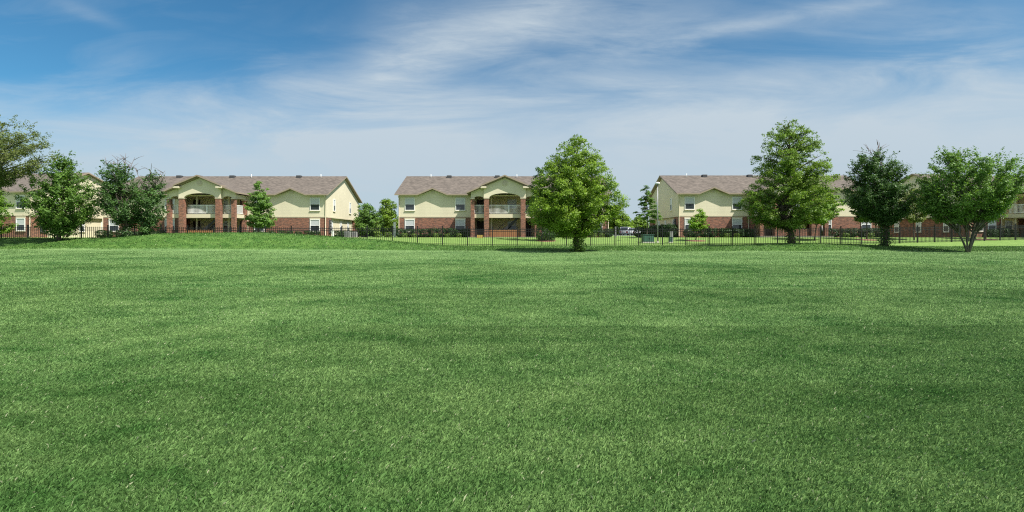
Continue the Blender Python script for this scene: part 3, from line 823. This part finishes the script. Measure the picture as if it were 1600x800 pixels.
# ------------------------------------------------------------------ bushes
def bush_mesh(name, seed, w, d, h, n, ls, leaf, loc, label, group, cat='bush'):
    r = np.random.default_rng(seed)
    root = empty(name, loc, 0, label, cat, group)
    u = r.normal(0, 1, (n, 3)); u /= np.linalg.norm(u, axis=1, keepdims=True)
    u = np.sign(u) * np.abs(u)**.72
    rr_ = .72 + .28 * r.random(n)**.6
    lump = 1 + .10*np.sin(u[:, 0]*5 + seed) + .09*np.sin(u[:, 2]*6 + u[:, 1]*4)
    c = u * rr_[:, None] * lump[:, None] * np.array([w/2, d/2, h/2]); c[:, 2] += h/2; c[:, 2] = np.maximum(c[:, 2], .02)
    leaves('foliage', c, u + np.array([0, 0, .4]), ls, np.clip(r.normal(.4, .26, n), 0, 1), M[leaf], root, r=r)
    bm = bmesh.new(); rd = random.Random(seed)
    for k in range(7):
        e = Vector((rd.uniform(-.3, .3)*w, rd.uniform(-.3, .3)*d, h*.75)); tube(bm, [(e.x*.15, e.y*.15, -.05), (e.x*.5, e.y*.5, h*.3), e], [.03, .02, .008], 5)
    link('stem', bm, M['bark'], root)
    return root
PB = [bush_mesh('clipped_bush', 200+i, 1.4, 1.15, 1.1, 1500, .12, 'leaf_bush', (0, 0, -20), '', '') for i in range(3)]
PL = [bush_mesh('low_shrub', 210+i, .75, .7, .55, 320, .12, 'leaf_light', (0, 0, -20), '', '') for i in range(2)]
used = set()
def put(protos, x, y, label, group, sc=1., hz=1.):
    p = protos[int(rng.integers(len(protos)))]
    o = p if p not in used else copy_tree(p)
    used.add(p)
    o.location = (x, y, zg(x, y)); o.rotation_euler = (0, 0, rng.uniform(0, 6.28)); s = sc * rng.uniform(.88, 1.1)
    o.scale = (s, s, s * hz); o['label'] = label; o['category'] = 'bush'; o['group'] = group
rows = [  # x0, x1, y, n, scale, where
    (-14.2, -5.8, 65.6, 9, 1.0, 'middle building, left of its porch'),
    (4.6, 12.4, 65.6, 8, 1.0, 'middle building, right of its porch'),
    (-34.0, -25.0, 65.5, 9, .78, 'left building, right of its porch'),
    (-52.5, -44.5, 65.5, 8, .8, 'left building, left of its porch'),
    (22.6, 30.4, 65.5, 9, 1.08, 'building beside the lamp post, left wing'),
    (40.2, 46.8, 65.5, 7, 1.0, 'building behind the tallest tree, right wing'),
]
for x0, x1, y, n, sc, where in rows:
    for i in range(n):
        put(PB, x0 + (x1 - x0) * i / (n - 1) + rng.normal(0, .08), y + rng.normal(0, .08), 'clipped dark bush under the windows of the ' + where, 'clipped bushes along the ' + where, sc)
for i in range(5): put(PB, 20.9 - .1*i, 67.5 + 1.5*i, 'tall dark bush in the hedge along the shaded gable by the lamp post', 'tall bushes by the shaded gable', 1.5, 1.0)
for i in range(3): put(PB, 19.0 + 1.2*i, 76.5, 'large dark bush in the gap behind the thin pointed tree', 'large bushes behind the thin pointed tree', 1.4)
for i in range(6): put(PB, -23.3, 68.4 + 1.7*i, 'small dark bush along the sunlit gable of the left building', 'small bushes by the sunlit gable', .8)
for x in (59.5, 61.0, 62.4): put(PB, x, 63.3 + (x-59)*.2, 'dark bush under the window of the far right building', 'dark bushes at the far right building', 1.0)
for x in (64.6, 65.8, 67.0, 68.2): put(PB, x, 61.6 + (x-64)*.2, 'low dark bush before the white porch railing at the right edge', 'low bushes before the white porch railing', .6)
for x in (-13.6, -12.4, -9.6, -8.1, -6.7, 10.4, 11.3): put(PL, x, 64.6, 'pale yellow green low shrub before the clipped bushes of the middle building', 'pale shrubs before the middle building')
for x in (27.1, 28.3, 42.0, 45.2): put(PL, x, 64.5, 'pale low shrub before the bushes of the building behind the tallest tree', 'pale shrubs before the building behind the tallest tree')
for x in (-17.5, -16.2): put(PL, x, 67.0, 'pale low shrub in the gap left of the middle building', 'pale shrubs in the gap left of the middle building', 1.2)
# evergreen shrub and mulch rings
x = at(853, 58)
b_ = bush_mesh('evergreen_shrub', 231, 2.3, 2.0, 2.2, 2600, .15, 'leaf_dark', (x, 58, zg(x, 58)), 'dense evergreen shrub behind the lower left of the big rounded tree', None)
x = at(903, 41)
for px, Y, lab in ((1087, 58, 'brown mulch ring under the small bright tree'), (1354, 59.5, 'brown mulch ring behind the dark ivy clad tree'), (1540, 60, 'reddish mulch ring behind the spreading tree'), (853, 58, 'brown mulch ring under the evergreen shrub'), (403, 59, 'brown mulch ring under the young maple')):
    bm = bmesh.new(); x = at(px, Y); n = 22
    ring = [bm.verts.new((0, 0, .09))]
    R1 = 1.15
    vs = [bm.verts.new((R1*math.cos(a)*(1+.06*math.sin(3*a)), R1*math.sin(a), zg(x + R1*math.cos(a), Y + R1*math.sin(a)) - zg(x, Y) + .01)) for a in np.linspace(0, 2*math.pi, n, endpoint=False)]
    for i in range(n): bm.faces.new((ring[0], vs[i], vs[(i+1) % n]))
    o = link('mulch_ring', bm, M['mulch']); o.location = (x, Y, zg(x, Y)); tag(o, lab, 'mulch', 'mulch rings round the young trees')

# ------------------------------------------------------------------ utilities
def transformer(px, Y, w, h, d, label):
    x = at(px, Y); root = empty('transformer_box', (x, Y, zg(x, Y)), 0, label, 'utility box')
    bm = bmesh.new(); box(bm, -w/2-.08, -d/2-.08, -.2, w/2+.08, d/2+.08, .07, bev=.01); link('pad', bm, M['concrete'], root)
    bm = bmesh.new(); prism(bm, [(-d/2, .07), (-d/2, h-.12), (-d/2+.08, h-.07), (d/2, h-.07), (d/2, .07)], 'x', -w/2, w/2); link('cabinet', bm, M['green_box'], root)
    bm = bmesh.new(); box(bm, -w/2-.03, -d/2-.03, h-.068, w/2+.03, d/2+.03, h, bev=.015); link('lid', bm, M['green_box'], root)
    for s in (-1, 1):
        bm = bmesh.new(); xa, xb = sorted((s*.012, s*(w/2-.05))); box(bm, xa, -d/2-.02, .12, xb, -d/2-.002, h-.17, bev=.006); dr = link('door', bm, M['green_box'], root)
        bm = bmesh.new(); box(bm, s*.07-.015, -d/2-.05, h*.45, s*.07+.015, -d/2-.021, h*.58); link('handle', bm, M['dgrey'], dr)
    return root
transformer(1012, 56, 1.15, .88, .95, 'green transformer box on the lawn between the parked cars and the lamp post')
transformer(1047.6, 56, .34, .62, .34, 'narrow green utility box just right of the lamp post')
def marker(px, Y, w, h, label, name='utility_pedestal', m='grey'):
    x = at(px, Y); root = empty(name, (x, Y, zg(x, Y)), 0, label, 'utility box')
    bm = bmesh.new(); box(bm, -w/2, -w/2, -.1, w/2, w/2, h*.86, bev=.01); link('body', bm, M[m], root)
    bm = bmesh.new(); prism(bm, [(-w/2-.015, h*.862), (w/2+.015, h*.862), (w/2-.02, h), (-w/2+.02, h)], 'y', -w/2-.015, w/2+.015); link('cap', bm, M[m], root)
marker(1051.0, 56.1, .13, .6, 'short pale post touching the narrow green utility box', 'marker_post', 'grey')
marker(1049, 62, .3, .85, 'grey pedestal standing before the hedge right of the lamp post')
marker(617, 68, .3, 2.0, 'tall slim white cabinet left of the middle building', 'slim_cabinet', 'white')
marker(520, 62, .22, .95, 'white pedestal at the sunlit corner of the left building', m='white')
marker(4, 50.5, .4, .55, 'pale box behind the fence at the left frame edge', m='white')
marker(962, 66, .12, 1.4, 'slim grey post right of the middle building', 'marker_post', 'grey')

def ac_unit(x, y, label):
    root = empty('air_conditioner', (x, y, zg(x, y)), 0, label, 'air conditioner', 'air conditioners by the sunlit gable')
    bm = bmesh.new(); box(bm, -.42, -.42, -.1, .42, .42, .06); link('pad', bm, M['concrete'], root)
    bm = bmesh.new(); box(bm, -.36, -.36, .06, .36, .36, .78, bev=.03)
    for k in range(9):
        for s in (-1, 1): box(bm, -.33, s*.375-.01, .12+.07*k, .33, s*.375+.01, .15+.07*k)
    link('casing', bm, M['grey'], root)
    bm = bmesh.new(); tube(bm, [(0, 0, .78), (0, 0, .83)], [.28, .28], 16); link('fan_grille', bm, M['dgrey'], root)
ac_unit(-22.3, 69.5, 'grey air conditioner nearest the corner of the sunlit gable')
ac_unit(-22.3, 72.6, 'grey air conditioner in the middle of the sunlit gable')
ac_unit(-22.0, 75.8, 'grey air conditioner farthest back along the sunlit gable')

def lamp_post(px, Y):
    x = at(px, Y); root = empty('lamp_post', (x, Y, zg(x, Y)), 0, 'tall slim grey lamp post beside the thin pointed tree', 'lamp post')
    bm = bmesh.new(); tube(bm, [(0, 0, -.2), (0, 0, .12)], [.15, .15], 12); link('base', bm, M['concrete'], root)
    bm = bmesh.new(); tube(bm, [(0, 0, .12), (0, 0, 6.35)], [.075, .05], 10); link('pole', bm, M['grey'], root)
    bm = bmesh.new(); tube(bm, [(0, 0, 6.35), (0, 0, 6.42), (0, 0, 6.55), (0, 0, 6.62)], [.10, .27, .24, .08], 14); h = link('lamp_head', bm, M['white'], root)
    bm = bmesh.new(); tube(bm, [(0, 0, 6.33), (0, 0, 6.349)], [.2, .2], 14); link('lens', bm, M['grey'], h)
lamp_post(1027.5, 56)

# small yellow crate by the middle porch
x = at(750, 62.4); bm = bmesh.new()
w = .34
for (a, b2, c, d) in ((-w, -w*.7, w, -w*.7+.03), (-w, w*.7-.03, w, w*.7), (-w, -w*.67, -w+.03, w*.67), (w-.03, -w*.67, w, w*.67)):
    for z in (0, .12, .24): box(bm, a, b2, z+.02, c, d, z+.10)
box(bm, -w+.03, -w*.66, .0, w-.03, w*.66, .02)
for sx in (-1, 1):
    for sy in (-1, 1): box(bm, sx*(w+.002)-.02, sy*(w*.7+.002)-.02, 0, sx*(w+.002)+.02, sy*(w*.7+.002)+.02, .36)
o = link('crate', bm, M['yellow']); o.location = (x, 62.4, zg(x, 62.4)); tag(o, 'small yellow crate on the grass before the middle porch', 'crate')

# ------------------------------------------------------------------ cars
def car(x, y, rz, paint, label, suv):
    root = empty('parked_car', (x, y, zg(x, y) + .014), rz, label, 'car', 'cars parked behind the buildings')
    L, W = (4.7, 1.86) if suv else (4.5, 1.8)
    hb = .98 if suv else .88; hr = 1.72 if suv else 1.45
    prof = [(-L/2, .38), (-L/2 + .05, hb - .05), (-L/2 + .35, hb + .02), (L/2 - 1.3, hb), (L/2 - .35, hb - .14), (L/2 - .02, hb - .32), (L/2, .36), (L/2 - .3, .24), (-L/2 + .25, .24)]
    bm = bmesh.new(); prism(bm, prof, 'y', -W/2, W/2); bmesh.ops.bevel(bm, geom=list(bm.edges), offset=.05, segments=2, affect='EDGES')
    link('body', bm, M[paint], root, True)
    cab = [(-L/2 + (.12 if suv else .75), hb - .03), (-L/2 + (.45 if suv else 1.35), hr - .04), (-L/2 + (.7 if suv else 1.7), hr), (.45, hr), (.75, hr - .05), (L/2 - 1.25, hb - .03)]
    bm = bmesh.new()
    fs = prism(bm, cab, 'y', -W/2 + .07, W/2 - .07)
    for v in bm.verts:
        if v.co.z > hb + .1: v.co.y *= .86
    link('glasshouse', bm, M['car_glass'], root)
    bm = bmesh.new()
    rp = [(cab[1][0] - .04, hr - .06), (cab[2][0], hr + .012), (cab[3][0], hr + .012), (cab[4][0] + .04, hr - .07), (cab[3][0], hr - .09), (cab[2][0], hr - .09)]
    prism(bm, rp, 'y', -W/2*.84, W/2*.84)
    yb, yt = W/2 - .06, (W/2 - .07)*.86 + .012
    for s in (-1, 1):
        for xa, xt in ((cab[0][0] + .02, cab[1][0]), (-.25, -.2), (cab[5][0] - .02, cab[4][0])):
            tube(bm, [(xa, s*yb, hb - .02), (xt, s*yt, hr - .05)], [.045, .04], 6)
    link('roof', bm, M[paint], root)
    for sx in (-L/2 + .85, L/2 - .88):
        for s in (-1, 1):
            bm = bmesh.new(); tube(bm, [(sx, s*(W/2 - .2), .33), (sx, s*(W/2 + .01), .33)], [.33, .33], 20); w_ = link('wheel', bm, M['tyre'], root)
            bm = bmesh.new(); tube(bm, [(sx, s*(W/2 + .012), .33), (sx, s*(W/2 + .025), .33)], [.2, .17], 12); link('rim', bm, M['grey'], w_)
    for s in (-1, 1):
        bm = bmesh.new(); box(bm, L/2 - .30, s*.62 - .2, hb - .32, L/2 + .012, s*.62 + .2, hb - .20, bev=.02); link('headlight', bm, M['white'], root)
        bm = bmesh.new(); box(bm, -L/2 - .015, s*.7 - .12, hb - .38, -L/2 + .1, s*.7 + .12, hb - .12, bev=.02); link('tail_light', bm, M['lamp_red'], root)
    bm = bmesh.new(); box(bm, L/2 - .04, -.45, .42, L/2 + .015, .45, .58, bev=.01); link('grille', bm, M['dgrey'], root)
    return root
car(at(978.5, 108), 108, R(66), 'silver', 'silver sport utility vehicle parked in the gap, left of the white car', True)
car(at(990, 103), 103, R(60), 'whitecar', 'white sedan parked in the gap, right of the silver vehicle', False)

# ------------------------------------------------------------------ sky and sun
S = Vector((.56, -.38, .95)).normalized()
el = math.asin(S.z); az = math.atan2(S.x, S.y)
world = bpy.data.worlds.new('World'); scene.world = world; world.use_nodes = True
t = NT(world.node_tree); bg = t.N['Background']
sky = t.add('ShaderNodeTexSky'); sky.sky_type = 'NISHITA'; sky.sun_disc = False
sky.sun_elevation = el; sky.sun_rotation = az; sky.altitude = 300; sky.air_density = 1.0; sky.dust_density = .6; sky.ozone_density = 2.2
tc = t.add('ShaderNodeTexCoord').outputs['Generated']
sp = t.add('ShaderNodeSeparateXYZ'); t.put(sp.inputs[0], tc)
dx, dy, dz = sp.outputs
ay = t.m('MAXIMUM', t.m('ABSOLUTE', dy), .08)
p = t.m('DIVIDE', dx, ay); q = t.m('DIVIDE', dz, ay)
pq = t.add('ShaderNodeCombineXYZ'); t.put(pq.inputs[0], p); t.put(pq.inputs[1], q)
def gauss(v, w): return t.m('EXPONENT', t.m('MULTIPLY', t.m('POWER', t.m('ABSOLUTE', t.m('DIVIDE', v, w)), 2.), -1.))
wisp = t.noise(t.mapping(pq.outputs[0], (1.6, 7.5, 1), (0, 0, 0), (0, 0, R(-13))), 1.4, 8, .62, .7)
fine = t.noise(t.mapping(pq.outputs[0], (5, 26, 1), (3, 1, 0), (0, 0, R(-17))), 1.2, 6, .65, .4)
broad = t.noise(t.mapping(pq.outputs[0], (1.1, 2.4, 1), (1.7, .4, 0), (0, 0, R(-10))), 1.6, 5, .55, .4)
# veil low in the sky: its upper edge climbs to the right
edge = t.m('ADD', t.m('ADD', .285, t.m('MULTIPLY', p, .045)), t.m('MULTIPLY', t.m('SUBTRACT', wisp, .5), .16))
veil = t.rng(t.m('SUBTRACT', q, edge), -.12, .10, 1, 0, True)
def stroke(x0, y0, x1, y1, w, amp):
    ax, aq, bx, bq = (x0-800)/800, (371-y0)/800, (x1-800)/800, (371-y1)/800
    ang = math.atan2(bq-aq, bx-ax); Ls = math.hypot(bx-ax, bq-aq); ca, sa = math.cos(ang), math.sin(ang)
    u = t.m('ADD', t.m('MULTIPLY', t.m('SUBTRACT', p, ax), ca), t.m('MULTIPLY', t.m('SUBTRACT', q, aq), sa))
    v = t.m('ADD', t.m('MULTIPLY', t.m('SUBTRACT', p, ax), -sa), t.m('MULTIPLY', t.m('SUBTRACT', q, aq), ca))
    v = t.m('ADD', v, t.m('MULTIPLY', t.m('SUBTRACT', wisp, .5), w*2.2))
    g = t.m('MULTIPLY', gauss(v, w), t.m('MULTIPLY', t.rng(u, -.05, .12, 0, 1, True), t.rng(u, Ls-.08, Ls+.12, 1, 0, True)))
    return t.m('MULTIPLY', g, amp)
cl = stroke(505, 140, 880, 30, .028, .22)
for a in ((560, 100, 1000, 30, .11, .36), (1010, 70, 1420, -8, .016, .24), (380, 165, 640, 95, .05, .26), (1000, 40, 1600, 50, .07, .26), (80, -6, 150, 25, .014, .25), (640, 60, 900, 0, .03, .3)):
    cl = t.m('ADD', cl, stroke(*a))
cl = t.m('MULTIPLY', cl, t.rng(fine, .25, .7, .55, 1.25))
extra = t.m('MULTIPLY', t.rng(t.m('ADD', wisp, t.m('MULTIPLY', p, .06)), .42, .80, 0, .36), t.rng(broad, .35, .65))
cl = t.m('ADD', cl, extra)
gap = t.m('MULTIPLY', gauss(t.m('SUBTRACT', p, .36), .30), gauss(t.m('SUBTRACT', q, t.m('ADD', .335, t.m('MULTIPLY', t.m('SUBTRACT', p, .36), .06))), .035))
cl = t.m('MULTIPLY', cl, t.m('SUBTRACT', 1., t.m('MULTIPLY', gap, .9)))
vv = t.m('MULTIPLY', veil, t.rng(broad, .2, .8, .80, .97))
cloud = t.m('MINIMUM', t.m('ADD', cl, vv), .93)
up = t.rng(dz, .0, .02, 0, 1)
hue = t.mix(1., sky.outputs[0], (.36, .76, .88), 'MULTIPLY')
ccol = t.mix(t.rng(q, .0, .25), (3.75, 4.45, 5.05), (4.35, 5.0, 5.5))
c = t.mix(t.m('MULTIPLY', cloud, up), hue, ccol)
# unseen bright cloud added overhead and behind the viewer, to fill shaded facades
fill_cloud = t.m('MAXIMUM', t.rng(dz, .45, .75, 0, .75, True), t.rng(dy, .05, -.25, 0, .62, True))
fill_cloud = t.m('MULTIPLY', t.m('MULTIPLY', fill_cloud, t.rng(broad, .25, .7, .8, 1.)), up)
c = t.mix(fill_cloud, c, (6.6, 7.2, 7.6))
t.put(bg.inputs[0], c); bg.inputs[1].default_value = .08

sun = bpy.data.lights.new('sun', 'SUN'); sun.energy = 5.0; sun.angle = R(.6); sun.color = (1., .95, .86)
so = bpy.data.objects.new('sun', sun); COL.objects.link(so)
so.rotation_euler = (-S).to_track_quat('-Z', 'Y').to_euler()

# ------------------------------------------------------------------ camera and view
cam = bpy.data.cameras.new('camera'); co_ = bpy.data.objects.new('camera', cam); COL.objects.link(co_)
co_.location = (0, 0, CZ); co_.rotation_euler = (R(90), 0, 0)
cam.sensor_width = 36; cam.lens = 18; cam.shift_y = -29/1600; cam.clip_end = 8000; cam.clip_start = .1
scene.camera = co_
scene.view_settings.view_transform = 'Standard'; scene.view_settings.look = 'None'
scene.view_settings.exposure = .74; scene.view_settings.gamma = 1
scene.render.engine = 'CYCLES'
scene.cycles.max_bounces = 6; scene.cycles.transparent_max_bounces = 4
world.cycles.sampling_method = 'NONE'
scene.cycles.use_adaptive_sampling = False
scene.cycles.use_denoising = False
scene.cycles.pixel_filter_type = 'BLACKMAN_HARRIS'; scene.cycles.filter_width = 1.15
